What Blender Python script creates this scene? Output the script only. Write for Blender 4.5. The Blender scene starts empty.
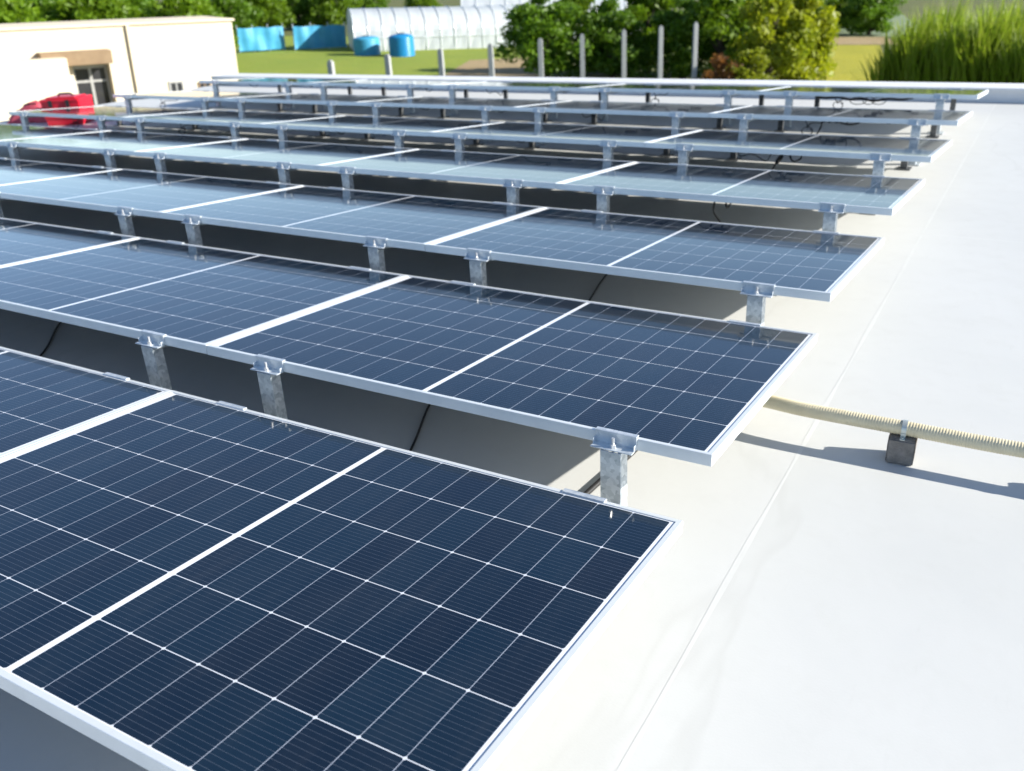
import bpy, bmesh, math, random
import numpy as np
from mathutils import Vector, Matrix

S = bpy.context.scene
COL = S.collection
R = math.radians

# ------------------------------------------------------------------ camera
CAM = Vector((0.59592, -1.71296, 1.19811))
YAW, PIT, ROL = R(-31.2817), R(24.98705), R(-3.09857)
FPX, CX, CY = 899.12, 512.0, 385.5
fwd = Vector((math.sin(YAW)*math.cos(PIT), math.cos(YAW)*math.cos(PIT), -math.sin(PIT)))
rt0 = Vector((math.cos(YAW), -math.sin(YAW), 0)); up0 = rt0.cross(fwd)
rt = math.cos(ROL)*rt0 + math.sin(ROL)*up0
up = -math.sin(ROL)*rt0 + math.cos(ROL)*up0
cd = bpy.data.cameras.new('camera'); cam = bpy.data.objects.new('camera', cd); COL.objects.link(cam)
M4 = Matrix((rt, up, -fwd)).transposed().to_4x4(); M4.translation = CAM
cam.matrix_world = M4
cd.sensor_width = 36.0; cd.lens = FPX/1024*36.0
cd.clip_start = 0.05; cd.clip_end = 3000
cd.dof.use_dof = True; cd.dof.focus_distance = 2.15; cd.dof.aperture_fstop = 4.0
S.camera = cam

# ------------------------------------------------------------------ light
SUN = Vector((2.2, 0.65, 1.0)).normalized()
EL = math.asin(SUN.z); AZ = math.atan2(SUN.x, SUN.y)
w = bpy.data.worlds.new("World"); S.world = w; w.use_nodes = True
nt = w.node_tree; bg = nt.nodes['Background']
sk = nt.nodes.new('ShaderNodeTexSky'); sk.sky_type = 'NISHITA'; sk.sun_disc = False
sk.sun_elevation = EL; sk.sun_rotation = AZ; sk.air_density = 0.6; sk.dust_density = 0.15; sk.ozone_density = 1.0
nt.links.new(sk.outputs[0], bg.inputs[0]); bg.inputs[1].default_value = 0.11
ld = bpy.data.lights.new('sun', 'SUN'); ld.energy = 5.0; ld.angle = R(0.5); ld.color = (1.0, 0.955, 0.87)
lo = bpy.data.objects.new('sun', ld); COL.objects.link(lo)
lo.rotation_euler = (-SUN).to_track_quat('-Z', 'Y').to_euler(); lo.location = (20, 6, 12)
S.view_settings.view_transform = 'Standard'; S.view_settings.look = 'None'
S.view_settings.gamma = 1; S.view_settings.use_curve_mapping = False
S.view_settings.exposure = 1.0
S.render.engine = 'CYCLES'
S.cycles.max_bounces = 8

# ------------------------------------------------------------------ helpers
def ray(px, py):
    return ((px-CX)/FPX)*rt + ((CY-py)/FPX)*up + fwd
def at_z(px, py, z):                       # ground position of something seen there
    d = ray(px, py); return CAM + d*((z-CAM.z)/d.z)
GZ = -4.2                                            # ground around the building
PHI = R(2.2)                                          # the roof drains sideways: the land is tilted against it by this much
HF = Vector((math.sin(YAW), math.cos(YAW), 0))
BG = Matrix.Rotation(PHI, 4, HF)
def ground(x, y, up=0.0):
    return GZ + up - math.tan(PHI)*((x-CAM.x)*rt0.x+(y-CAM.y)*rt0.y)
def at_g(px, py, up=0.0):
    d = ray(px, py); n = Vector((math.tan(PHI)*rt0.x, math.tan(PHI)*rt0.y, 1))
    return CAM + d*((GZ+up-CAM.z)/d.dot(n))
def at_d(px, dist, up=0.0, py=40):                    # point on the land in a bearing, at a distance
    d = ray(px, py); h = Vector((d.x, d.y, 0)).normalized()
    x, y = CAM.x+h.x*dist, CAM.y+h.y*dist
    return Vector((x, y, ground(x, y, up)))
def upright(e, loc, ang):                             # stand a thing square on the land
    e.matrix_world = Matrix.Translation(loc) @ BG @ Matrix.Rotation(ang, 4, 'Z')
def tag(o, label=None, cat=None, group=None, kind=None):
    if label: o['label'] = label
    if cat: o['category'] = cat
    if group: o['group'] = group
    if kind: o['kind'] = kind
    return o
def empty(name, loc, rz=0.0):
    o = bpy.data.objects.new(name, None); COL.objects.link(o)
    o.empty_display_size = 0.1; o.location = loc; o.rotation_euler = (0, 0, rz); return o
def link(name, me, parent=None, mats=()):
    for m in mats: me.materials.append(m)
    o = bpy.data.objects.new(name, me); COL.objects.link(o)
    if parent: o.parent = parent
    return o

class MB:
    def __init__(s): s.v = []; s.f = []; s.mi = []
    def poly(s, pts, mi=0):
        b = len(s.v); s.v += [tuple(p) for p in pts]; s.f.append(tuple(range(b, b+len(pts)))); s.mi.append(mi)
    def box(s, x0, x1, y0, y1, z0, z1, mi=0, tr=None):
        P = [(x, y, z) for z in (z0, z1) for y in (y0, y1) for x in (x0, x1)]
        if tr: P = [tr(p) for p in P]
        b = len(s.v); s.v += P
        for q in ((0,2,3,1),(4,5,7,6),(0,1,5,4),(2,6,7,3),(0,4,6,2),(1,3,7,5)):
            s.f.append(tuple(b+i for i in q)); s.mi.append(mi)
    def tube(s, pts, r, n=8, cap=True, mi=0):
        pts = [Vector(p) for p in pts]; rr = r if hasattr(r, '__len__') else [r]*len(pts)
        b = len(s.v); N = len(pts); ref = None
        for i, p in enumerate(pts):
            t = (pts[min(i+1, N-1)]-pts[max(i-1, 0)]).normalized()
            if ref is None: ref = Vector((0,0,1)) if abs(t.z) < .9 else Vector((1,0,0))
            a = t.cross(ref)
            if a.length < 1e-6: a = t.cross(Vector((0,1,0)))
            a.normalize(); c = a.cross(t).normalized(); ref = c
            for k in range(n):
                an = 2*math.pi*k/n; s.v.append(tuple(p+rr[i]*(math.cos(an)*a+math.sin(an)*c)))
        for i in range(N-1):
            for k in range(n):
                s.f.append((b+i*n+k, b+i*n+(k+1)%n, b+(i+1)*n+(k+1)%n, b+(i+1)*n+k)); s.mi.append(mi)
        if cap:
            s.f.append(tuple(b+k for k in reversed(range(n)))); s.mi.append(mi)
            s.f.append(tuple(b+(N-1)*n+k for k in range(n))); s.mi.append(mi)
    def build(s, name, mats, parent=None, smooth=False, bevel=0.0, seg=2, recalc=True):
        me = bpy.data.meshes.new(name); me.from_pydata(s.v, [], s.f)
        me.polygons.foreach_set('material_index', s.mi)
        if recalc or bevel:
            bm = bmesh.new(); bm.from_mesh(me)
            if recalc: bmesh.ops.recalc_face_normals(bm, faces=bm.faces)
            if bevel:
                ed = [e for e in bm.edges if len(e.link_faces) == 2 and e.calc_face_angle(0) > 0.6]
                bmesh.ops.bevel(bm, geom=ed, offset=bevel, segments=seg, affect='EDGES', clamp_overlap=True)
            bm.to_mesh(me); bm.free()
        if smooth: me.polygons.foreach_set('use_smooth', [True]*len(me.polygons))
        if not isinstance(mats, (list, tuple)): mats = [mats]
        return link(name, me, parent, mats)

def copy_tree(o, parent=None):
    c = o.copy(); COL.objects.link(c)
    if parent: c.parent = parent
    for ch in list(o.children): copy_tree(ch, c)
    return c

# ------------------------------------------------------------------ materials
class N:
    """tiny node-building helper"""
    def __init__(s, name):
        s.m = bpy.data.materials.new(name); s.m.use_nodes = True
        s.t = s.m.node_tree; s.b = s.t.nodes['Principled BSDF']
    def n(s, typ, **k):
        q = s.t.nodes.new(typ)
        for a, b in k.items(): setattr(q, a, b)
        return q
    def l(s, a, b): s.t.links.new(a, b)
    def val(s, sock, x):
        if isinstance(x, bpy.types.NodeSocket): s.l(x, sock)
        else: sock.default_value = x
    def math(s, op, a, b=None, c=None):
        q = s.n('ShaderNodeMath', operation=op); s.val(q.inputs[0], a)
        if b is not None: s.val(q.inputs[1], b)
        if c is not None: s.val(q.inputs[2], c)
        return q.outputs[0]
    def mix(s, f, a, b):
        q = s.n('ShaderNodeMix', data_type='RGBA'); s.val(q.inputs[0], f)
        for so, x in ((q.inputs[6], a), (q.inputs[7], b)):
            if isinstance(x, bpy.types.NodeSocket): s.l(x, so)
            else: so.default_value = (*x, 1)
        return q.outputs[2]
    def noise(s, scale, detail=4, rough=.55, vec=None, w=None):
        q = s.n('ShaderNodeTexNoise'); q.inputs['Scale'].default_value = scale
        q.inputs['Detail'].default_value = detail; q.inputs['Roughness'].default_value = rough
        if vec is not None: s.l(vec, q.inputs['Vector'])
        return q.outputs['Fac']
    def ramp(s, f, a, b):
        q = s.n('ShaderNodeMapRange'); q.inputs[1].default_value = a; q.inputs[2].default_value = b
        s.l(f, q.inputs[0]); return q.outputs[0]
    def coord(s, kind='Object'): return s.n('ShaderNodeTexCoord').outputs[kind]
    def bump(s, h, strength, dist):
        q = s.n('ShaderNodeBump'); q.inputs['Strength'].default_value = strength; q.inputs['Distance'].default_value = dist
        s.l(h, q.inputs['Height']); s.l(q.outputs[0], s.b.inputs['Normal'])
    def set(s, **k):
        for a, b in k.items(): s.val(s.b.inputs[a.replace('_', ' ')], (*b, 1) if isinstance(b, tuple) and len(b) == 3 else b)
        return s

def plain(name, a, b=None, rough=.6, metal=0., scale=6., bump=0., bscale=60.):
    q = N(name); co = q.coord()
    b = b or tuple(c*.8 for c in a)
    q.set(Base_Color=q.mix(q.ramp(q.noise(scale, 5, vec=co), .3, .7), a, b), Roughness=rough, Metallic=metal)
    if bump: q.bump(q.noise(bscale, 4, vec=co), bump, .01)
    return q.m

def cell_material():
    q = N('solar_cells'); sep = q.n('ShaderNodeSeparateXYZ'); q.l(q.coord(), sep.inputs[0])
    x, y = sep.outputs[0], sep.outputs[1]; m = q.math
    CU, CV = .0925, .1835
    ua = m('SUBTRACT', m('ABSOLUTE', m('SUBTRACT', x, .005)), .008)
    va = m('ADD', y, .5505)
    out = m('MAXIMUM', m('MAXIMUM', m('LESS_THAN', ua, 0.), m('GREATER_THAN', ua, CU*9)),
            m('MAXIMUM', m('LESS_THAN', va, 0.), m('GREATER_THAN', va, CV*6)))
    fu = m('PINGPONG', ua, CU/2); fv = m('PINGPONG', va, CV/2)            # distance to the nearest cell border
    gap_u = m('LESS_THAN', fu, .00075); gap_v = m('LESS_THAN', fv, .0011)
    diam = m('LESS_THAN', m('ADD', fu, fv), .0052)
    bb = m('PINGPONG', va, CV/28)                                          # 14 wires per cell
    wide = m('MULTIPLY_ADD', m('LESS_THAN', fu, .0035), .0004, .00036)
    wire = m('LESS_THAN', bb, wide)
    cu = m('FLOOR', m('DIVIDE', ua, CU)); cv = m('FLOOR', m('DIVIDE', va, CV))
    comb = q.n('ShaderNodeCombineXYZ'); q.l(cu, comb.inputs[0]); q.l(cv, comb.inputs[1])
    q.l(m('ADD', m('MULTIPLY', q.n('ShaderNodeObjectInfo').outputs['Random'], 40.), m('SIGN', x)), comb.inputs[2])
    wn = q.n('ShaderNodeTexWhiteNoise'); q.l(comb.outputs[0], wn.inputs[0])
    cell = q.mix(wn.outputs[0], (.0030, .0100, .024), (.0038, .0165, .035))
    c1 = q.mix(m('MULTIPLY', wire, .30), cell, (.22, .26, .33))
    c2 = q.mix(gap_u, c1, (.34, .38, .45))
    c3 = q.mix(m('MAXIMUM', gap_v, diam), c2, (.62, .65, .70))
    c4 = q.mix(out, c3, (.80, .82, .84))
    mp = q.n('ShaderNodeMapping'); mp.inputs['Scale'].default_value = (22, 1.6, 1); q.l(q.coord(), mp.inputs['Vector'])
    dust = m('MULTIPLY', q.ramp(q.noise(3.5, 6, .65, vec=q.coord()), .35, .8), m('MULTIPLY_ADD', q.ramp(q.noise(1., 4, .6, vec=mp.outputs[0]), .45, .75), 1.2, .5))
    c5 = q.mix(m('MULTIPLY', dust, .022), c4, (.5, .48, .44))
    q.set(Base_Color=c5, Roughness=m('MULTIPLY_ADD', dust, .05, .05), IOR=1.5)
    return q.m

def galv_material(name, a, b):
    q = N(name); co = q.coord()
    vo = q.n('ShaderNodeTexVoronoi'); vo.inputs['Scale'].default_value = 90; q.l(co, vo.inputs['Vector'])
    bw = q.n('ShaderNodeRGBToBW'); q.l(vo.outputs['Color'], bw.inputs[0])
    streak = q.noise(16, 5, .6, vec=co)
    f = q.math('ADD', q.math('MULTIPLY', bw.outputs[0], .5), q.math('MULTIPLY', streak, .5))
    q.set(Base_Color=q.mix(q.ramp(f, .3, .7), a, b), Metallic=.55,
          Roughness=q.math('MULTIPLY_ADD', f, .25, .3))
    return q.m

def roof_material(name, a, b, stain):
    q = N(name); co = q.coord()
    big = q.ramp(q.noise(.55, 6, .6, vec=co), .3, .72); fine = q.noise(9, 5, .6, vec=co)
    c = q.mix(big, a, b)
    c = q.mix(q.math('MULTIPLY', q.ramp(fine, .5, .8), .22), c, stain)
    mp = q.n('ShaderNodeMapping'); mp.inputs['Scale'].default_value = (.9, .22, 1); mp.inputs['Rotation'].default_value = (0, 0, .35); q.l(co, mp.inputs['Vector'])
    ring = q.math('ABSOLUTE', q.math('SUBTRACT', q.noise(1.3, 5, .5, vec=mp.outputs[0]), .56))       # dried puddle edges
    c = q.mix(q.math('MULTIPLY', q.math('SUBTRACT', 1., q.ramp(ring, 0., .012)), .25), c, stain)
    scuff = q.ramp(q.noise(26, 3, .7, vec=mp.outputs[0]), .66, .80)
    c = q.mix(q.math('MULTIPLY', scuff, .25), c, stain)
    sp = q.n('ShaderNodeTexVoronoi'); sp.inputs['Scale'].default_value = 2.4; q.l(co, sp.inputs['Vector'])
    c = q.mix(q.math('MULTIPLY', q.math('LESS_THAN', sp.outputs['Distance'], .011), .7), c, (.12, .11, .10))
    q.set(Base_Color=c, Roughness=q.math('MULTIPLY_ADD', fine, .2, .42))
    q.bump(q.math('ADD', q.noise(1.4, 4, vec=co), q.math('MULTIPLY', q.noise(160, 2, vec=co), .05)), .15, .02)
    return q.m

def leaf_material(name, a, b, c):
    q = N(name); oi = q.n('ShaderNodeObjectInfo').outputs['Random']
    co = q.coord(); f = q.noise(1.1, 4, .7, vec=co); g = q.noise(14, 2, .6, vec=co)
    col = q.mix(q.ramp(f, .35, .65), a, b)
    col = q.mix(q.math('MULTIPLY', q.ramp(g, .45, .75), .6), col, c)
    h = q.n('ShaderNodeHueSaturation'); q.l(col, h.inputs['Color'])
    q.l(q.math('MULTIPLY_ADD', oi, .3, .85), h.inputs['Value'])
    q.set(Base_Color=h.outputs[0], Roughness=.5)
    tr = q.n('ShaderNodeBsdfTranslucent'); q.l(h.outputs[0], tr.inputs[0])
    ms = q.n('ShaderNodeMixShader'); ms.inputs[0].default_value = .5
    q.l(q.b.outputs[0], ms.inputs[1]); q.l(tr.outputs[0], ms.inputs[2])
    q.l(ms.outputs[0], q.t.nodes['Material Output'].inputs[0])
    return q.m

MAT = dict(
    cells=cell_material(), galv=galv_material('galvanised_steel', (.36, .41, .44), (.66, .70, .72)), darkgalv=galv_material('shaded_steel', (.07, .075, .08), (.16, .165, .17)),  # darker steel: shade under the panels put into the rear posts' colour
    clampz=galv_material('zinc_clamp', (.60, .66, .70), (.78, .82, .84)),
    back=plain('white_backsheet', (.55, .57, .57), (.50, .52, .52), .5),
    alu=plain('anodised_aluminium', (.82, .85, .85), (.77, .80, .80), .38, .35, 20),
    blackp=plain('black_plastic', (.012, .012, .013), (.02, .02, .02), .45),
    bolt=plain('zinc_bolt', (.75, .76, .76), (.62, .63, .63), .3, .6, 80),
    roof_a=roof_material('roof_membrane_aged', (.59, .593, .57), (.645, .648, .625), (.51, .51, .48)),
    roof_b=roof_material('roof_membrane_clean', (.565, .57, .545), (.64, .643, .62), (.49, .49, .46)),
    seam=plain('welded_seam', (.67, .675, .65), (.62, .625, .60), .5, 0, 12),
    coping=plain('white_coping', (.78, .78, .77), (.70, .70, .69), .5),
    conduit=plain('cream_conduit_plastic', (.74, .66, .45), (.62, .54, .36), .5, 0, 14),
    block=plain('grey_concrete', (.17, .155, .14), (.27, .25, .225), .9, 0, 40, .6, 140),
    strap=plain('steel_strap', (.62, .66, .62), (.5, .54, .5), .35, .5),
    cream=plain('cream_render', (.72, .63, .48), (.66, .57, .42), .85, 0, .6, .2, 30),
    brown=plain('brown_fascia', (.26, .18, .10), (.20, .13, .07), .7, 0, 3),
    frame=plain('grey_window_frame', (.38, .38, .37), (.32, .32, .31), .5, .2),
    red=plain('red_plastic', (.62, .01, .03), (.52, .008, .025), .35, 0, 8),
    redcloth=plain('faded_red_canvas', (.62, .10, .13), (.50, .06, .09), .85, 0, 12, .5, 90),
    bluet=plain('blue_tarpaulin', (.06, .33, .52), (.04, .26, .44), .45, 0, 1.5, .4, 6),
    tank=plain('blue_tank_plastic', (.01, .22, .48), (.01, .19, .42), .35),
    conc=plain('weathered_concrete', (.42, .43, .42), (.33, .34, .33), .85, 0, 5, .3, 40),
    bark=plain('bark', (.10, .075, .05), (.06, .045, .03), .9, 0, 9, .7, 40),
    leaf_d=leaf_material('foliage_dark', (.075, .17, .010), (.12, .24, .010), (.22, .29, .012)),
    leaf_m=leaf_material('foliage_mid', (.11, .22, .008), (.18, .30, .008), (.25, .32, .012)),
    leaf_y=leaf_material('foliage_yellow_green', (.23, .31, .010), (.32, .36, .010), (.38, .33, .015)),
    flower=leaf_material('foliage_yellow', (.55, .50, .03), (.62, .58, .06), (.30, .36, .03)),
    reed=leaf_material('reed_leaves', (.21, .33, .012), (.29, .40, .014), (.42, .34, .12)),
    rust=leaf_material('foliage_rust', (.28, .12, .03), (.32, .15, .04), (.18, .10, .03)),
)
def glass_dark():
    q = N('dark_window_glass'); co = q.coord()
    q.set(Base_Color=q.mix(q.noise(2, 2, vec=co), (.02, .022, .025), (.05, .05, .055)), Roughness=.06); return q.m
MAT['glass'] = glass_dark()
def plastic_film():
    q = N('greenhouse_film'); co = q.coord()
    c = q.mix(q.ramp(q.noise(.8, 5, vec=co), .3, .7), (.66, .70, .74), (.76, .79, .81))
    q.set(Base_Color=c, Roughness=.3)
    tr = q.n('ShaderNodeBsdfTranslucent'); q.l(c, tr.inputs[0])
    ms = q.n('ShaderNodeMixShader'); ms.inputs[0].default_value = .35
    q.l(q.b.outputs[0], ms.inputs[1]); q.l(tr.outputs[0], ms.inputs[2])
    q.l(ms.outputs[0], q.t.nodes['Material Output'].inputs[0]); return q.m
MAT['film'] = plastic_film()
def ground_mat(name, a, b, c, s1=.25, s2=3.):
    q = N(name); co = q.coord()
    col = q.mix(q.ramp(q.noise(s1, 6, .6, vec=co), .35, .65), a, b)
    col = q.mix(q.math('MULTIPLY', q.ramp(q.noise(s2, 5, .7, vec=co), .45, .75), .7), col, c)
    q.set(Base_Color=col, Roughness=.95); q.bump(q.noise(s2*3, 4, vec=co), .8, .15); return q.m
MAT['grass'] = ground_mat('meadow_grass', (.20, .28, .020), (.25, .31, .022), (.27, .26, .05))
MAT['rough_grass'] = ground_mat('rough_grass', (.07, .10, .02), (.12, .13, .03), (.20, .17, .06))
MAT['soil'] = ground_mat('dry_soil', (.36, .25, .12), (.42, .31, .17), (.25, .22, .08))
MAT['yellowfield'] = ground_mat('yellow_weeds', (.34, .32, .012), (.42, .37, .015), (.28, .30, .02))
MAT['crop'] = ground_mat('pale_crop_field', (.15, .21, .10), (.20, .25, .15), (.26, .28, .20), .5, 2.)
MAT['road'] = ground_mat('old_concrete_road', (.36, .36, .34), (.42, .42, .40), (.30, .29, .26), .5, 4.)

# ------------------------------------------------------------------ layout of the array
RZ = -0.2                                            # top of the roof
TILT = R(5.112); DEP = 1.134
ROW_Y = [0, 1.2843, 2.5517, 3.8104, 5.0646, 6.3236, 7.5924]      # rear (low) edge of each row
ROW_X = [0, .0133, .0179, .0207, .0257, .0320, .0421]            # right end of each row
PITCH = 1.744

# ------------------------------------------------------------------ ground
G = MB(); G.poly([(x, y, ground(x, y)) for x, y in ((-900, -500), (900, -500), (900, 1400), (-900, 1400))])
tag(G.build('ground', MAT['rough_grass']), kind='structure')
def patch(name, pix, mat, z):
    m = MB(); m.poly([tuple(at_g(px, py, z)) for px, py in pix]); return tag(m.build(name, mat), kind='structure')
patch('meadow', [(170, 100), (560, 100), (545, 36), (150, 36)], MAT['grass'], .012)
patch('dirt_strip', [(425, 86), (540, 86), (535, 57), (470, 60)], MAT['soil'], .022)
patch('weed_field', [(770, 100), (900, 100), (880, 45), (790, 45)], MAT['yellowfield'], .012)
patch('bare_soil', [(785, 44.5), (900, 44.5), (885, 37), (790, 37)], MAT['soil'], .016)
patch('crop_field', [(740, 36.5), (930, 36.5), (900, 12), (760, 12)], MAT['crop'], .014)
patch('lane', [(690, 110), (1100, 118), (1100, 92), (690, 85)], MAT['road'], .03)

# ------------------------------------------------------------------ the roof we stand on
XL, XR, YB, YF = -10.4, 9.0, -9.0, 8.24
m = MB(); m.box(XL, XR, YB, YF+.36, GZ-.2, RZ-.004)
tag(m.build('roof', MAT['roof_a']), kind='structure')
def membrane(name, x0, x1, y0, y1, z, mat):
    m = MB(); nx, ny = max(2, int((x1-x0)/.25)), max(2, int((y1-y0)/.25)); rnd = random.Random(5)
    P = [[None]*(ny+1) for _ in range(nx+1)]
    for i in range(nx+1):
        for j in range(ny+1):
            x = x0+(x1-x0)*i/nx; y = y0+(y1-y0)*j/ny
            if i == 0: x += .002*math.sin(y*1.7)
            m.v.append((x, y, z))
    for i in range(nx):
        for j in range(ny):
            a = i*(ny+1)+j; m.f.append((a, a+ny+1, a+ny+2, a+1)); m.mi.append(0)
    return tag(m.build(name, mat, recalc=False), kind='structure')
membrane('roof_membrane', XL+.01, .2, YB, YF-.001, RZ-.0005, MAT['roof_a'])
membrane('roof_membrane_lap', .095, XR, YB, YF-.001, RZ-.0003, MAT['roof_b'])
m = MB()                                                # welded seams, a touch paler than the sheets they join
for y0, y1 in ((YB, YF-.001),):
    n = 80
    for i in range(n):
        a, c = y0+(y1-y0)*i/n, y0+(y1-y0)*(i+1)/n
        w0, w1 = (.0035+.002*math.sin(a*7.3)+.0012*math.sin(a*23), .0035+.002*math.sin(c*7.3)+.0012*math.sin(c*23))
        m.poly([(.092-w0, a, RZ-.0001), (.097+w0, a, RZ-.0001), (.097+w1, c, RZ-.0001), (.092-w1, c, RZ-.0001)])
for yy in (-.62, 3.4):
    m.poly([(.11, yy-.004, RZ-.0001), (XR, yy-.004, RZ-.0001), (XR, yy+.004, RZ-.0001), (.11, yy+.004, RZ-.0001)])
tag(m.build('roof_seam', MAT['seam']), kind='structure')

par = empty('parapet', (-.7, YF, RZ))
m = MB(); m.box(XL+.7, XR+.7, 0, .34, -.003, .10); m.build('upstand', MAT['coping'], par)
m = MB(); m.box(XL+.7, XR+.7, -.025, .37, .10, .13); m.build('coping', MAT['coping'], par, bevel=.006)
tag(par, 'low white parapet with a flat coping along the far roof edge', 'parapet')

# ------------------------------------------------------------------ solar panels
HW, HD, TH, LIP = .871, DEP/2, .032, .014
def panel_frame():
    m = MB()
    def ring(z0, z1, ow, od, iw, idp):
        m.box(-ow, ow, -od, -idp, z0, z1); m.box(-ow, ow, idp, od, z0, z1)
        m.box(-ow, -iw, -idp, idp, z0, z1); m.box(iw, ow, -idp, idp, z0, z1)
    # one closed profile swept round the rectangle
    prof = [(0, 0), (LIP, 0), (LIP, -.0022), (.0035, -.0022+.0), (.0035, -TH+.002), (.026, -TH+.002), (.026, -TH), (0, -TH)]
    cor = [(-1, -1), (1, -1), (1, 1), (-1, 1)]
    b = len(m.v); n = len(prof)
    for sx, sy in cor:
        for o, z in prof: m.v.append((sx*(HW-o), sy*(HD-o), z))
    for c in range(4):
        d = (c+1) % 4
        for k in range(n):
            k2 = (k+1) % n
            m.f.append((b+c*n+k, b+d*n+k, b+d*n+k2, b+c*n+k2)); m.mi.append(0)
    return m
root = empty('solar_panel', (0, 0, 0))
panel_frame().build('frame', MAT['alu'], root, bevel=.0009, seg=1)
m = MB(); e = .0040
m.poly([(-HW+e, -HD+e, -.0026), (HW-e, -HD+e, -.0026), (HW-e, HD-e, -.0026), (-HW+e, HD-e, -.0026)], 0)
m.poly([(-HW+e, -HD+e, -.0072), (-HW+e, HD-e, -.0072), (HW-e, HD-e, -.0072), (HW-e, -HD+e, -.0072)], 1)
m.build('glass', [MAT['cells'], MAT['back']], root, recalc=False)
for y in (-.36, 0, .36):
    m = MB(); m.box(-.05, .05, y-.03, y+.03, -.026, -.0075); m.build('junction_box', MAT['blackp'], root, bevel=.003)
def lead_mesh(seed, sgn, loop=True):
    rnd = random.Random(seed); m = MB()
    if True:
        x0, y0 = .04*sgn, -.36 if sgn < 0 else .36
        x1 = sgn*(.25+.2*rnd.random()); y1 = y0+rnd.uniform(-.1, .1)*1.5
        dr = (.03+.07*rnd.random()**2) if loop else .022
        pts = []
        for i in range(17):
            t = i/16; s = math.sin(math.pi*t)
            pts.append((x0+(x1-x0)*t+.02*math.sin(t*9+seed), y0+(y1-y0)*t+.03*math.sin(t*7+seed*2), -.02-dr*s*(1+.35*math.sin(t*11+seed))))
        m.tube(pts, .0035, 6)
        m.tube([Vector(pts[-1]), Vector(pts[-1])+Vector((.06*sgn, .01, -.004))], .0085, 8)
        if loop and rnd.random() < .3:
            q = pts[9]; r0 = .03+.02*rnd.random()
            m.tube([(q[0]+r0*math.cos(a), q[1]+.25*r0*math.sin(a), q[2]-.01+r0*.6*math.sin(a)-.012*a/6) for a in np.linspace(0, 7.5, 22)], .0035, 6)
    return m
leads = []
for k in range(12):
    o = lead_mesh(k+1, (-1, 1)[k % 2], k < 10).build('cable', MAT['blackp'], smooth=True); leads.append(o.data); bpy.data.objects.remove(o)
ORD = ['first', 'second', 'third', 'fourth', 'fifth']
ROWN = ['nearest row', 'second row from the camera', 'third row from the camera', 'fourth row from the camera',
        'fifth row from the camera', 'sixth row from the camera', 'farthest row']
ENDN = ['at the right end', 'second from the right', 'third from the right', 'fourth from the right', 'at the left end']
rnd = random.Random(11)
first = True
for k in range(7):
    for n in range(5):
        o = root if first else copy_tree(root); first = False
        xc = ROW_X[k]+.005-HW-n*PITCH
        o.location = (xc, ROW_Y[k]-HD*math.cos(TILT), HD*math.sin(TILT)+rnd.uniform(-.0006, .0006))
        o.rotation_euler = (-TILT+R(rnd.uniform(-.06, .06)), R(rnd.uniform(-.05, .05)), 0)
        tag(o, 'dark blue solar panel %s of the %s' % (ENDN[n], ROWN[k]), 'solar panel', 'solar panels in rows on the flat roof')
        if not (k == 0 and n == 0):
            for q in (0, 1):
                c = bpy.data.objects.new('cable', leads[((k*3+n*2) % 5)*2+q if k > 3 else 10+q]); COL.objects.link(c); c.parent = o

def hanging_lead(k, pix, r_=.0045, back=.25):
    # a loose lead hanging under the right-end panel of a row
    o = [q for q in bpy.data.objects if q.get('label') == 'dark blue solar panel %s of the %s' % (ENDN[0], ROWN[k])][0]
    bpy.context.view_layer.update(); inv = o.matrix_world.inverted(); Yp = ROW_Y[k]-DEP*math.cos(TILT)+back; P = []
    for px, py in pix:
        d = ray(px, py); P.append(CAM+d*((Yp-CAM.y)/d.y))
    out = []
    for i in range(len(P)-1):
        p0, p1, p2, p3 = P[max(i-1, 0)], P[i], P[i+1], P[min(i+2, len(P)-1)]
        for j in range(8):
            t = j/8; out.append(.5*((2*p1)+(-p0+p2)*t+(2*p0-5*p1+4*p2-p3)*t*t+(-p0+3*p1-3*p2+p3)*t**3))
    out.append(P[-1]); out = [q+Vector((0, .02*math.sin(i*.35), 0)) for i, q in enumerate(out)]
    m = MB(); m.tube([inv @ q for q in out], r_, 6); m.build('cable', MAT['blackp'], o, smooth=True)
hanging_lead(3, [(713, 192), (714, 203), (715, 213), (719, 224)], .0055)
hanging_lead(3, [(724, 193), (726, 201), (728, 207), (730, 203), (733, 196)], .0045)
hanging_lead(4, [(772, 170), (776, 162), (781, 155), (786, 150)], .006)
hanging_lead(4, [(777, 162), (781, 157), (784, 152)], .014)
hanging_lead(4, [(787, 150), (790, 157), (795, 161), (800, 159), (803, 153)], .006)
hanging_lead(5, [(817, 134), (821, 126), (825, 119), (834, 121), (848, 124), (856, 124), (862, 121), (866, 116)], .006)
hanging_lead(5, [(829, 121), (834, 120), (838, 121)], .016)
hanging_lead(5, [(846, 124), (849, 120), (850, 116)], .005)

# ------------------------------------------------------------------ supports
st = empty('panel_support', (0, 0, 0)); tt = math.tan(TILT)
LEN = DEP*math.cos(TILT); FT = .301-.0325                  # underside of frame at the front, above the roof
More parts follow.
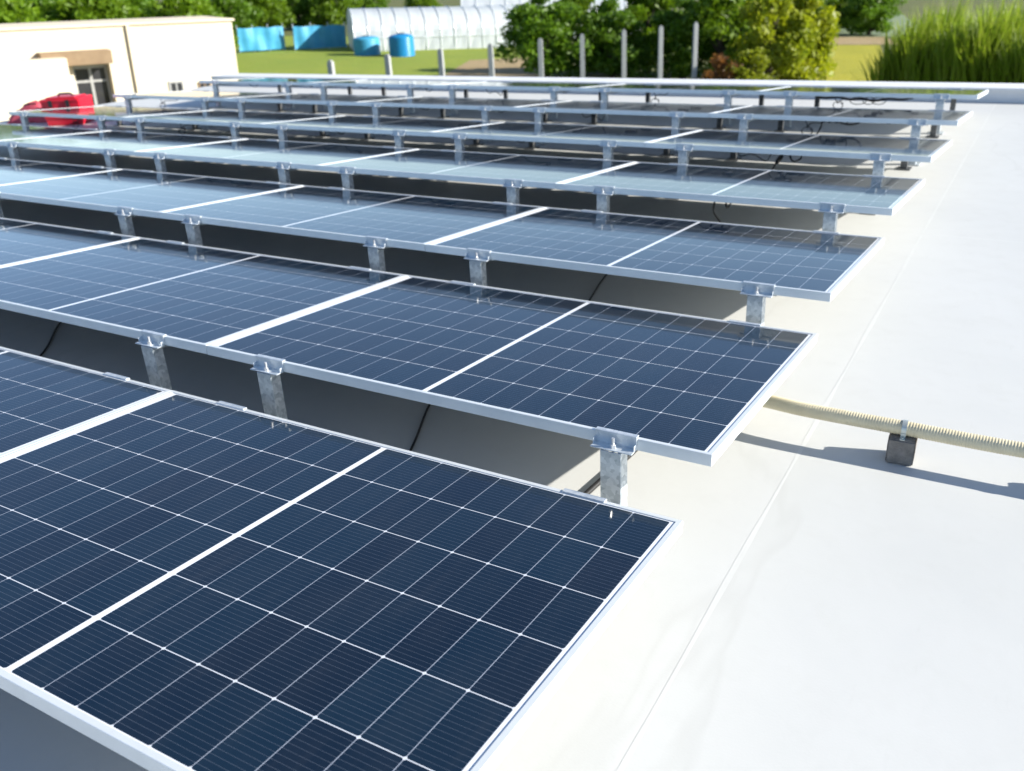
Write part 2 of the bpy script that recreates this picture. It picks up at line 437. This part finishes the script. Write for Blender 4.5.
# C-section front post
def c_post(m, x0, x1, y0, y1, z0, z1, t=.003):
    m.box(x0, x1, y0, y0+t, z0, z1); m.box(x0, x0+t, y0+t, y1, z0, z1); m.box(x1-t, x1, y0+t, y1, z0, z1)
m = MB(); c_post(m, -.029, .029, -.037, .006, .006, FT-.0018); m.box(-.055, .055, -.065, .05, 0.0005, .0065)
m.build('front_post', MAT['galv'], st, bevel=.0012, seg=1)
ry = LEN-.07; rz = FT-.020-ry*tt
m = MB(); c_post(m, -.022, .022, ry, ry+.035, .006, rz); m.box(-.045, .045, ry-.035, ry+.07, .0005, .0065)
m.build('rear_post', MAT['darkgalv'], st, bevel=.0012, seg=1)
m = MB(); tr = lambda p: (p[0], p[1], p[2]-p[1]*tt)
m.box(-.022, .022, -.033, LEN+.03, FT-.0045, FT-.0015, tr=tr)
m.box(-.0225, -.0195, -.033, LEN+.03, FT-.0195, FT-.0045, tr=tr); m.box(.0195, .0225, -.033, LEN+.03, FT-.0195, FT-.0045, tr=tr)
m.box(-.058, .066, .008, .085, FT-.006, FT-.0012, tr=tr); m.box(-.05, .05, LEN-.09, LEN-.004, FT-.006, FT-.0012, tr=tr)
m.build('rail', MAT['galv'], st)
def clamp(name, y, d):                                     # d = -1 front, +1 rear
    m = MB(); z0 = FT-y*tt; zt = z0+.0325
    A, B = sorted((y+d*.0012, y+d*.0042)); m.box(-.058, .058, A, B, z0, zt+.004)
    A, B = sorted((y-d*.012, y+d*.0012)); m.box(-.058, .058, A, B, zt+.001, zt+.004)
    A, B = sorted((y+d*.0042, y+d*.036)); m.box(-.058, .058, A, B, z0, z0+.003)
    for sx in (-1, 1):
        a, b = sorted((sx*.058, sx*.0552)); A, B = sorted((y+d*.0042, y+d*.02)); m.box(a, b, A, B, z0+.003, z0+.017)
    c = m.build(name, MAT['clampz'], st, bevel=.0008, seg=1)
    b = MB(); b.tube([(0, y+d*.02, z0-.012), (0, y+d*.02, z0+(.030 if d < 0 else .021))], .0042, 8)
    b.tube([(0, y+d*.02, z0+.0032), (0, y+d*.02, z0+.012)], .0085, 6)
    b.build('bolt', MAT['bolt'], c)
clamp('front_clamp', 0, -1); clamp('rear_clamp', LEN, 1)
first = True
for k in range(7):
    for n in range(5):
        for s in (1, -1):
            o = st if first else copy_tree(st); first = False
            o.location = (ROW_X[k]-HW-n*PITCH+s*.60+.012+rnd.uniform(-.012, .012), ROW_Y[k]-LEN, RZ)
            side = 'right' if s > 0 else 'left'
            tag(o, 'galvanised stand under %s half of panel %s, %s' % (side, ENDN[n].replace('the ', '', 1), ROWN[k].replace('the ', '')), 'panel stand',
                'galvanised stands under the solar panels')

# ------------------------------------------------------------------ conduit and blocks
def conduit():
    pts = [(-2.2, 1.02, -.170), (-1.2, 1.0, -.168), (-.55, .985, -.160), (-.25, .965, -.140), (-.08, .925, -.112), (.06, .888, -.100),
           (.2, .877, -.096), (.37, .876, -.0955), (.6, .876, -.0975), (.86, .878, -.0955), (1.2, .88, -.097), (2.2, .9, -.097), (4.5, .93, -.097)]
    P = [Vector(p) for p in pts]; out = []
    for i in range(len(P)-1):                                    # Catmull-Rom
        p0, p1, p2, p3 = P[max(i-1, 0)], P[i], P[i+1], P[min(i+2, len(P)-1)]
        L = (p2-p1).length; n = max(4, int(L/.002))
        if p1.x > 1.15 or p2.x < -.5: n = max(4, int(L/.0055))
        for j in range(n):
            t = j/n
            out.append(.5*((2*p1)+(-p0+p2)*t+(2*p0-5*p1+4*p2-p3)*t*t+(-p0+3*p1-3*p2+p3)*t**3))
    s = 0; rr = []
    for i, q in enumerate(out):
        if i: s += (q-out[i-1]).length
        rr.append(.0222+.0006*math.sin(2*math.pi*s/.0080))
    m = MB(); m.tube(out, rr, 14); return m
o = conduit().build('corrugated_conduit', MAT['conduit'], smooth=True)
tag(o, 'cream corrugated conduit running off the second row across concrete blocks', 'conduit')
def block(x, y, rz):
    e = empty('conduit_block', (x, y, RZ+.0012), rz)
    m = MB(); m.box(-.038, .038, -.04, .04, 0, .080)
    b = m.build('block', MAT['block'], e)
    bm = bmesh.new(); bm.from_mesh(b.data); bmesh.ops.bevel(bm, geom=bm.edges[:], offset=.004, segments=2, affect='EDGES')
    bmesh.ops.subdivide_edges(bm, edges=bm.edges[:], cuts=3, use_grid_fill=True); r2 = random.Random(int(x*100))
    for v in bm.verts:
        if v.co.z > .002: v.co += Vector((r2.uniform(-1, 1), r2.uniform(-1, 1), r2.uniform(-1, 1)))*.0011
    bm.to_mesh(b.data); bm.free()
    s = MB(); r0, r1 = .0231, .0246; zc = .1035; W = .007
    arc = np.linspace(-.45, math.pi+.45, 20)
    for i in range(len(arc)-1):
        a, c = arc[i], arc[i+1]
        q = [(r*math.cos(t), zc+r*math.sin(t)) for t in (a, c) for r in (r0, r1)]
        def V(i, x): return (x, q[i][0], q[i][1])
        s.poly([V(1, -W), V(3, -W), V(3, W), V(1, W)]); s.poly([V(0, W), V(2, W), V(2, -W), V(0, -W)])
        s.poly([V(0, -W), V(2, -W), V(3, -W), V(1, -W)]); s.poly([V(1, W), V(3, W), V(2, W), V(0, W)])
    for d in (-1, 1):
        A, B = sorted((d*.021, d*.0365)); s.box(-W, W, A, B, .0795, .0815)
        A, B = sorted((d*.021, d*.0227)); s.box(-W, W, A, B, .0815, .094)
        s.tube([(0, d*.029, .0815), (0, d*.029, .0855)], .0035, 6)
    s.build('strap', MAT['strap'], e)
    return e
tag(block(.371, .877, R(2)), 'dark concrete block strapped under the cream conduit, nearest the panels', 'block', 'blocks carrying the conduit')
tag(block(.872, .878, R(-1)), 'dark concrete block under the conduit, just outside the right frame edge', 'block', 'blocks carrying the conduit')

# ------------------------------------------------------------------ loose cables on the roof
def roof_cable(pts, r, label, name='cable'):
    P = [Vector(p) for p in pts]; out = []
    for i in range(len(P)-1):
        p0, p1, p2, p3 = P[max(i-1, 0)], P[i], P[i+1], P[min(i+2, len(P)-1)]
        for j in range(10):
            t = j/10; out.append(.5*((2*p1)+(-p0+p2)*t+(2*p0-5*p1+4*p2-p3)*t*t+(-p0+3*p1-3*p2+p3)*t**3))
    out.append(P[-1])
    m = MB(); m.tube(out, r, 8); o = m.build(name, MAT['blackp'], smooth=True)
    return tag(o, label, 'cable', 'black cables lying under the panels')
rz_ = RZ+.0045
roof_cable([(-.42, -.25, rz_+.0035), (-.40, .1, rz_+.0035), (-.384, .316, rz_+.0035), (-.360, .596, rz_+.0035), (-.36, .85, rz_+.0035), (-.44, 1.05, rz_+.0035)], .0085,
           'thick black cable on the roof passing behind the second row right end stand')
roof_cable([(-.93, .05, rz_), (-1.022, .31, rz_), (-1.148, .59, rz_), (-1.22, .85, rz_), (-1.2, 1.2, rz_), (-1.12, 1.6, rz_)], .0042,
           'thin black cable on the roof below the second row right end panel')
roof_cable([(-1.06, 1.66, rz_), (-1.095, 1.796, rz_), (-1.174, 2.154, rz_), (-1.2, 2.5, rz_), (-1.25, 2.9, rz_)], .0042,
           'thin black cable on the roof below the third row right end panel')
roof_cable([(-2.8, .1, rz_), (-2.987, .343, rz_), (-3.238, .599, rz_), (-3.4, .9, rz_), (-3.45, 1.3, rz_)], .0042,
           'thin black cable on the roof below the second row panel second from right')
b = []
for i in range(31):
    t = i/30; b.append((-1.30+.80*t, 7.05+.03*math.sin(t*8), -.020-.012*math.sin(t*math.pi)-.006*math.sin(t*23)))
o = roof_cable(b, .010, 'bundle of black cables hanging below the farthest row right end panel', 'cable_bundle')
m = MB()
for c, r0, q in ((-.95, .07, 0), (-.86, .05, 1), (-.78, .06, 2)):
    m.tube([(c+r0*math.cos(a), .02*math.sin(a)+.01*q, -.045+.028*math.sin(a)) for a in np.linspace(0, 6.6, 24)], .0035, 6)
lp = m.build('cable_loop', MAT['blackp'], o, smooth=True); lp.location = (0, 7.05, 0)

# ------------------------------------------------------------------ red things at the left end of the fifth row
cr = empty('tool_crate', (-9.22, 4.98, RZ), R(28))
m = MB(); L, Wd, H, t = .20, .16, .255, .010
def tap(p): k = 1+.10*p[2]/H; return (p[0]*k, p[1]*k, p[2])
m.box(-L, L, -Wd, Wd, 0, t, tr=tap); m.box(-L, L, -Wd, -Wd+t, t, H, tr=tap); m.box(-L, L, Wd-t, Wd, t, H, tr=tap)
m.box(-L, -L+t, -Wd+t, Wd-t, t, H, tr=tap); m.box(L-t, L, -Wd+t, Wd-t, t, H, tr=tap)
for zz in (.08, .17):
    m.box(-L-.008, L+.008, -Wd-.008, -Wd-.0005, zz, zz+.018, tr=tap); m.box(L+.0005, L+.008, -Wd, Wd, zz, zz+.018, tr=tap)
m.build('body', MAT['red'], cr, bevel=.004)
m = MB(); m.box(-L*1.12, L*1.12, -Wd*1.14, Wd*1.14, H+.001, H+.035); m.box(-L*.9, L*.9, -Wd*.85, Wd*.85, H+.035, H+.05)
m.build('lid', MAT['red'], cr, bevel=.008)
m = MB(); m.tube([(-.08, 0, H+.05), (-.08, 0, H+.065), (-.06, 0, H+.075), (.06, 0, H+.075), (.08, 0, H+.065), (.08, 0, H+.05)], .011, 8)
m.build('handle', MAT['blackp'], cr, smooth=True)
for x in (-.10, .10):
    m = MB(); m.box(x-.02, x+.02, -Wd*1.14-.012, -Wd*1.14-.001, H-.05, H+.025); m.build('latch', MAT['blackp'], cr)
tag(cr, 'red plastic tool crate with lid beside the fifth row left end', 'tool crate')
# slumped canvas bag
tb = empty('tool_bag', (-9.88, 5.02, RZ), R(20))
bm = bmesh.new(); bmesh.ops.create_cube(bm, size=1); bmesh.ops.subdivide_edges(bm, edges=bm.edges[:], cuts=7, use_grid_fill=True)
r3 = random.Random(3)
for v in bm.verts:
    x, y, z = v.co; zz = z+.5
    sx = .62*(1-.18*zz); sy = .34*(1-.55*zz**1.5)
    n = .02*math.sin(x*17+z*9)+.016*math.sin(y*23+x*8)
    v.co = Vector((x*sx+n, y*sy+n*.6, max(0, zz*(.17+.05*math.cos(x*6))+(n*.9 if zz > .1 else 0))))
me = bpy.data.meshes.new('body'); bm.to_mesh(me); bm.free(); me.polygons.foreach_set('use_smooth', [True]*len(me.polygons))
link('body', me, tb, [MAT['redcloth']])
for y in (-.05, .05):
    m = MB(); m.tube([(-.13, y, .155), (-.11, y*1.2, .19), (-.04, y*1.6, .205), (.04, y*1.6, .205), (.11, y*1.2, .19), (.13, y, .155)], .010, 8)
    m.build('handle', MAT['blackp'], tb, smooth=True)
tag(tb, 'faded red canvas tool bag slumped left of the red crate', 'tool bag')

# ------------------------------------------------------------------ cream building on the left
PR = at_d(238, 40.5, 0, 80); PL = at_d(-70, 38, 0, 80)
wd = BG.inverted().to_3x3() @ (PR-PL); WL = (PR-PL).length; ang = math.atan2(wd.y, wd.x)
bd = empty('cream_building', PL); upright(bd, PL, ang)            # local x along the front wall, local y away from us
TOPZ = 3.55
def bpart(name, mat, boxes, parent=bd, bevel=0.0):
    m = MB()
    for bx in boxes: m.box(*bx)
    return m.build(name, mat, parent, bevel=bevel)
def bx_of(px):                                    # local x of a bearing on the front wall
    d = ray(px, 50); hx, hy = d.x, d.y; ux, uy = math.cos(ang), math.sin(ang)
    A = np.array([[ux, -hx], [uy, -hy]]); r_ = np.linalg.solve(A, np.array([CAM.x-PL.x, CAM.y-PL.y])); return float(r_[0])
x_d0, x_d1 = bx_of(66), bx_of(104)
# wall with a deep recess for the glazed entrance
bpart('wall', MAT['cream'], [(0, x_d0, 0, 3.2, 0, TOPZ), (x_d1, WL, 0, 3.2, 0, TOPZ), (x_d0, x_d1, .45, 3.2, 0, TOPZ), (x_d0, x_d1, 0, .45, 2.25, TOPZ)])
rf = bpart('roof', MAT['cream'], [(-.10, WL+.10, -.10, 3.3, TOPZ+.002, TOPZ+.09)], bevel=.02)
dr = bpart('door', MAT['frame'], [(x_d0+.02, x_d0+.12, .35, .44, 0, 2.24), (x_d1-.12, x_d1-.02, .35, .44, 0, 2.24), ((x_d0+x_d1)/2-.05, (x_d0+x_d1)/2+.05, .35, .44, 0, 2.24),
      (x_d0+.12, x_d1-.12, .355, .435, 2.1, 2.24), (x_d0+.12, x_d1-.12, .355, .435, 1.6, 1.68)])
bpart('pane', MAT['glass'], [(x_d0+.12, x_d1-.12, .38, .41, .05, 2.1)], dr)
bpart('awning', MAT['brown'], [(bx_of(32), bx_of(104), -.6, -.003, 2.3, 2.78)], bevel=.02)
lw = bpart('porch_wall', MAT['cream'], [(bx_of(-70), bx_of(54), -1.2, -.61, 0, 2.62)])
for i, (px, wpx, z0, z1, mt) in enumerate(((168, 15, .62, 1.45, 'frame'), (197, 13, .66, 1.35, 'brown'), (223, 12, .70, 1.35, 'brown'))):
    xa, xb = bx_of(px-wpx/2), bx_of(px+wpx/2)
    wn = bpart('window', MAT[mt], [(xa, xa+.07, -.05, -.002, z0, z1), (xb-.07, xb, -.05, -.002, z0, z1), (xa+.07, xb-.07, -.05, -.002, z0, z0+.07),
               (xa+.07, xb-.07, -.05, -.002, z1-.07, z1), ((xa+xb)/2-.025, (xa+xb)/2+.025, -.05, -.002, z0+.07, z1-.07)])
    bpart('pane', MAT['glass'], [(xa+.07, xb-.07, -.03, -.01, z0+.07, z1-.07)], wn)
    bpart('sill', MAT['conc'], [(xa-.05, xb+.05, -.12, -.002, z0-.07, z0-.002)], wn)
xp = bx_of(128); bpart('downpipe', MAT['cream'], [(xp-.05, xp+.05, -.13, -.03, 0, TOPZ)])
tag(bd, 'long low cream rendered building with a recessed glazed entrance', 'building')

# ------------------------------------------------------------------ fence posts beyond the roof
post = None
PN = ['leftmost', 'second from left', 'third from left', 'fourth from left', 'fifth from left', 'fourth from right', 'third from right', 'second from right', 'rightmost']
prx = [330, 387, 440, 490, 540, 582, 624, 661, 696]
for i in range(9):
    dq = 31+10*(i/8)**.9; tp_ = 60-(prx[i]-330)*38/366; q = at_d(prx[i], dq, 0, tp_)
    dr_ = ray(prx[i], tp_); topz = CAM.z+dr_.z*dq/math.hypot(dr_.x, dr_.y)
    if post is None:
        m = MB(); w0 = .10
        def tp(p): k = 1-.12*p[2]/2.4; return (p[0]*k, p[1]*k, p[2])
        m.box(-w0, w0, -w0, w0, 0, 2.36, tr=tp); m.box(-w0*.6, w0*.6, -w0*.6, w0*.6, 2.36, 2.4)
        post = m.build('fence_post', MAT['conc'], bevel=.015)
        o = post
    else:
        o = post.copy(); COL.objects.link(o)
    o.location = q; o.scale = (1, 1, (topz-q.z)/2.4); o.rotation_euler = (0, 0, .2+.05*i)
    tag(o, 'slim grey concrete fence post beyond the far roof edge, %s of the nine' % PN[i], 'fence post', 'concrete fence posts beyond the roof')

# ------------------------------------------------------------------ blue sheets, tanks, greenhouses
def blue_screen(pa, pb, d, label):
    a, b_ = at_d(pa, d), at_d(pb, d+1.2); v = b_-a; e = empty('tarpaulin_screen', a); L = v.length; v = BG.inverted().to_3x3() @ v; upright(e, a, math.atan2(v.y, v.x))
    m = MB(); nx = 40
    for j in range(5):
        for i in range(nx+1):
            x = L*i/nx; z = .12+1.55*j/4
            m.v.append((x, .05*math.sin(x*3.1+j)+.03*math.sin(x*7.3), z-(.05*math.sin(x*math.pi/1.5)**2 if j == 4 else 0)))
    n0 = len(m.v)
    for j in range(4):
        for i in range(nx):
            q = j*(nx+1)+i; m.f.append((q, q+1, q+nx+2, q+nx+1)); m.mi.append(0)
    m.build('sheet', MAT['bluet'], e, smooth=True, recalc=False)
    for i in range(4):
        p = MB(); x = L*i/3; p.tube([(x, .12, 0), (x, .12, 1.85)], .035, 8); p.build('pole', MAT['galv'], e)
    tag(e, label, 'screen', 'blue tarpaulin screens behind the meadow')
blue_screen(238, 284, 71, 'blue tarpaulin screen beside the cream building across the meadow')
blue_screen(294, 346, 71.5, 'blue tarpaulin screen between the other screen and the greenhouse')

def greenhouse(pa, pb, d0, d1, h, depth, label):
    a, b_ = at_d(pa, d0), at_d(pb, d1); v = b_-a; L = v.length; v = BG.inverted().to_3x3() @ v
    e = empty('greenhouse', a); upright(e, a, math.atan2(v.y, v.x)); m = MB(); n = 18; nx = 24
    def arc(k): t = math.pi*k/n; return (depth/2-depth/2*math.cos(t), .9+(h-.9)*math.sin(t)**.8)
    pr_ = [(0, 0)]+[arc(k) for k in range(n+1)]+[(depth, 0)]
    for i in range(nx+1):
        for y, z in pr_: m.v.append((L*i/nx, y+.03*math.sin(i*2.1+z*3), z+(.05*math.sin(i*math.pi)**2)))
    q = len(pr_)
    for i in range(nx):
        for k in range(q-1): a_ = i*q+k; m.f.append((a_, a_+q, a_+q+1, a_+1)); m.mi.append(0)
    m.f.append(tuple(range(q))); m.mi.append(0); m.f.append(tuple(nx*q+k for k in reversed(range(q)))); m.mi.append(0)
    m.build('film', MAT['film'], e, smooth=False, recalc=True)
    hp = MB()
    for i in range(0, nx+1, 2): hp.tube([(L*i/nx, y-(.02 if y < depth/2 else -.02), z+.02) for y, z in pr_], .03, 6)
    hp.tube([(0, -.03, .9), (L, -.03, .9)], .025, 6)
    hp.build('hoop_frame', MAT['alu'], e)
    tag(e, label, 'greenhouse', 'white film greenhouses behind the meadow'); return e
greenhouse(354, 524, 69, 71, 2.75, 6, 'white film tunnel greenhouse behind the blue water tanks')
greenhouse(462, 640, 80, 81, 3.6, 7, 'taller white film greenhouse standing behind the tunnel greenhouse')
def tank(px, d, r, h, mat, label):
    e = empty('water_tank', at_d(px, d)); m = MB(); pts = []; rr = []
    for i in range(41):
        z = h*.82*i/40; pts.append((0, 0, z)); rr.append(r*(1+.02*math.sin(i*1.6)))
    for i in range(1, 8):
        t = i/7*1.35; pts.append((0, 0, h*.82+h*.16*math.sin(t))); rr.append(r*max(.25, math.cos(t)))
    m.tube(pts, rr, 28); m.build('barrel', mat, e, smooth=True)
    m = MB(); m.tube([(0, 0, h*.965), (0, 0, h)], r*.3, 16); m.build('lid', MAT['blackp'], e)
    tag(e, label, 'water tank', 'blue water tanks before the greenhouse')
tank(401, 65, .85, 1.45, MAT['tank'], 'deep blue round water tank before the white greenhouse')
tank(366, 66.5, .9, 1.25, MAT['bluet'], 'pale blue squat water tank left of the deep blue tank')

# ------------------------------------------------------------------ vegetation
def quads(name, C, U, V, mat, parent=None):
    n = len(C); P = np.empty((n*4, 3)); P[0::4] = C-U-V*.2; P[1::4] = C-V*.9; P[2::4] = C+U; P[3::4] = C+V*.9
    me = bpy.data.meshes.new(name); me.vertices.add(n*4); me.vertices.foreach_set('co', P.ravel())
    me.loops.add(n*4); me.loops.foreach_set('vertex_index', np.arange(n*4, dtype=np.int32))
    me.polygons.add(n); me.polygons.foreach_set('loop_start', np.arange(0, n*4, 4, dtype=np.int32))
    me.polygons.foreach_set('loop_total', np.full(n, 4, dtype=np.int32)); me.update(); me.validate()
    return link(name, me, parent, [mat])
def make_tree(name, h, r, base, nclump, nleaf, leaf, mat, seed, skew=1.0):
    g = np.random.default_rng(seed); e = empty(name, (0, 0, -50))
    ch = h-base; C = []; rad = []
    while len(C) < nclump:
        z = g.random(); a = g.random()*2*math.pi
        prof = math.sin(math.pi*min(1, (z*.92+.10)))**.6*(1-.35*z*skew)
        rr = r*prof*math.sqrt(g.random()*.9+.1)*(.75+.4*g.random())
        C.append((rr*math.cos(a), rr*math.sin(a), base+ch*(z*.86+.05))); rad.append(r*(.20+.2*g.random()))
    C = np.array(C); rad = np.array(rad)
    idx = g.integers(0, nclump, nleaf)
    D = g.normal(size=(nleaf, 3)); D /= np.linalg.norm(D, axis=1)[:, None]
    D *= (g.random(nleaf)**.45)[:, None]
    P = C[idx]+D*rad[idx][:, None]*np.array([1, 1, .8]); P[:, 2] = np.maximum(P[:, 2], .05)
    U = g.normal(size=(nleaf, 3)); U[:, 2] -= .5; U /= np.linalg.norm(U, axis=1)[:, None]
    W = g.normal(size=(nleaf, 3)); V = np.cross(U, W); V /= np.linalg.norm(V, axis=1)[:, None]
    s = leaf*(.6+.8*g.random(nleaf))[:, None]
    quads('crown', P, U*s, V*s*.45, mat, e)
    m = MB(); tr_ = .035*h
    m.tube([(0, 0, 0), (.03*h*g.normal()*.3, 0, base+ch*.3), (.02*h*g.normal(), .02*h*g.normal(), base+ch*.72)], [tr_, tr_*.7, tr_*.2], 8)
    for q in C[:12]:
        m.tube([(0, 0, max(.15, q[2]*.45)), tuple(q*np.array([.5, .5, .8])), tuple(q)], [tr_*.45, tr_*.28, tr_*.08], 5)
    m.build('trunk', MAT['bark'], e); return e
PROTO = {}
def tree(kind, px, d, h, label, cat='tree', group=None, rz=None, topy=None):
    spec = {'dense': (6.5, 2.5, .35, 46, 9000, .17, 'leaf_d', 1, .7), 'mid': (6.0, 2.4, .3, 40, 8000, .18, 'leaf_m', 2, .8),
            'light': (4.0, 2.0, .15, 30, 5500, .15, 'leaf_y', 3, .8), 'far': (7.0, 3.4, .5, 60, 9000, .24, 'leaf_m', 4, .6),
            'fard': (7.5, 3.4, .5, 60, 9000, .24, 'leaf_d', 5, .6), 'bush': (1.6, 1.2, .05, 22, 3200, .09, 'leaf_m', 6, .6),
            'flower': (1.1, .75, .05, 18, 2600, .06, 'flower', 7, .5), 'rust': (1.4, 1.1, .05, 18, 2400, .09, 'rust', 8, .5)}[kind]
    nm = {'dense': 'dark_tree', 'mid': 'green_tree', 'light': 'pale_tree', 'far': 'green_tree', 'fard': 'dark_tree', 'bush': 'bush', 'flower': 'flowering_bush', 'rust': 'dry_bush'}[kind]
    if kind not in PROTO:
        o = make_tree(nm, *spec[:6], MAT[spec[6]], spec[7], spec[8]); PROTO[kind] = o
    else: o = copy_tree(PROTO[kind])
    rr = random.Random(int(px*7+d)); o.location = at_d(px, d)
    if h is None:
        v = ray(px, rr.uniform(-20, -5) if topy is None else topy); h = CAM.z+v.z*d/math.hypot(v.x, v.y)-o.location.z
    s = h/spec[0]
    wx = 1.3 if s < .85 else 1.0; o.scale = (s*wx*rr.uniform(.9, 1.15), s*wx*rr.uniform(.9, 1.15), s); o.rotation_euler = (0, 0, rr.uniform(0, 6.28) if rz is None else rz)
    tag(o, label, cat, group); return o
GT = 'trees and shrubs beyond the far roof edge'
tree('dense', 545, 49, None, 'dark dense tree left of all the trees behind the posts', group=GT)
tree('mid', 578, 53, None, 'bright green tree behind the fifth and sixth concrete posts', group=GT)
tree('dense', 612, 49, None, 'dark tree directly behind the third concrete post from right', group=GT)
tree('mid', 648, 53, None, 'tall green tree behind the second concrete post from right', group=GT)
tree('dense', 684, 49, None, 'dark tree behind the rightmost concrete post', group=GT)
tree('mid', 722, 48, None, 'leafy green tree just right of the rightmost concrete post', group=GT)
tree('mid', 752, 52, None, 'green tree set back among the lighter trees right of the posts', group=GT)
tree('light', 770, 45, None, 'yellow green small tree before the taller green trees', group=GT)
tree('light', 800, 48, None, 'yellow green small tree at the left edge of the weed field', group=GT)
tree('rust', 722, 41, 1.9, 'rust brown dry bush low by the lane', 'bush', GT)
tree('light', 752, 41, 2.2, 'low yellow green shrub beside the rust brown bush', 'bush', GT)
GF = 'trees in the far background'
for i, (px, d, h, kd, lb) in enumerate((
    (-60, 66, None, 'far', 'green tree behind the cream building, at the left frame edge'), (-5, 63, None, 'far', 'green tree behind the left end of the cream building'),
    (48, 68, None, 'fard', 'dark tree behind the entrance of the cream building'), (96, 64, None, 'far', 'green tree behind the cream building right of its entrance'),
    (140, 70, None, 'fard', 'dark tree behind the middle of the cream building'), (188, 66, None, 'far', 'green tree behind the right part of the cream building'),
    (232, 78, None, 'fard', 'dark tree behind the right corner of the cream building'), (268, 94, None, 'far', 'green tree above the left blue screen'),
    (302, 98, None, 'fard', 'dark tree above the gap between the blue screens'), (338, 96, None, 'far', 'green tree above the right blue screen'),
    (376, 108, None, 'fard', 'dark tree behind the left end of the greenhouse'), (425, 118, None, 'far', 'green tree behind the middle of the greenhouse'),
    (478, 122, None, 'fard', 'dark tree behind the taller greenhouse'),
    (805, 84, None, 'fard', 'dark tree behind the left of the pale crop field'), (836, 88, None, 'far', 'green tree behind the middle of the pale crop field'),
    (868, 84, None, 'fard', 'dark tree behind the right of the pale crop field'))):
    tree(kd, px, d, h, lb, group=GF)
tree('flower', 113, 36.0, 1.0, 'yellow flowering bush before the cream building, left one of two', 'bush', 'yellow flowering bushes')
tree('flower', 138, 36.5, 1.2, 'yellow flowering bush before the cream building, right one of two', 'bush', 'yellow flowering bushes')
tree('bush', 1, 33, 1.2, 'green bush at the left frame edge before the cream building', 'bush')
tree('bush', 243, 39, .9, 'green bush at the right corner of the cream building', 'bush')

# tall reeds at the right
def reeds():
    g = np.random.default_rng(9); n = 14000; V = []; F = []
    a, b_ = at_d(872, 38), at_d(1130, 33); ux = (b_-a); nrm = Vector((-ux.y, ux.x, 0)).normalized()
    t = g.random(n); dep = g.random(n)*6.5
    H = (3.3+1.3*g.random(n))*(.82+.25*np.sin(t*19)*.5+.1*np.sin(t*43+dep))
    edge = np.minimum(1, t/.10); H *= .35+.65*edge
    X = a.x+ux.x*t+nrm.x*dep; Y = a.y+ux.y*t+nrm.y*dep; GB = GZ-math.tan(PHI)*((X-CAM.x)*rt0.x+(Y-CAM.y)*rt0.y); an = g.random(n)*2*math.pi; ln = .25+.75*g.random(n)
    wdt = .022+.03*g.random(n); P = np.empty((n, 8, 3))
    for j, s in enumerate((0, .4, .75, 1.0)):
        bend = ln*(s**2.2); cx = X+np.cos(an)*bend; cy = Y+np.sin(an)*bend; cz = GB+H*(s-.12*s**3*ln)
        wj = wdt*(1, 1.15, .8, .12)[j]
        P[:, j*2] = np.stack([cx-np.sin(an)*wj, cy+np.cos(an)*wj, cz], 1); P[:, j*2+1] = np.stack([cx+np.sin(an)*wj, cy-np.cos(an)*wj, cz], 1)
    fb = np.array([[0, 1, 3, 2], [2, 3, 5, 4], [4, 5, 7, 6]])
    FI = (np.arange(n)[:, None, None]*8+fb[None]).reshape(-1, 4)
    me = bpy.data.meshes.new('reeds'); me.vertices.add(n*8); me.vertices.foreach_set('co', P.ravel())
    k = len(FI); me.loops.add(k*4); me.loops.foreach_set('vertex_index', FI.astype(np.int32).ravel())
    me.polygons.add(k); me.polygons.foreach_set('loop_start', np.arange(0, k*4, 4, dtype=np.int32)); me.polygons.foreach_set('loop_total', np.full(k, 4, dtype=np.int32))
    me.update(); me.validate(); o = link('tall_reeds', me, None, [MAT['reed']])
    tag(o, 'thick stand of tall green reeds at the right beyond the roof', 'reeds', kind='stuff')
reeds()
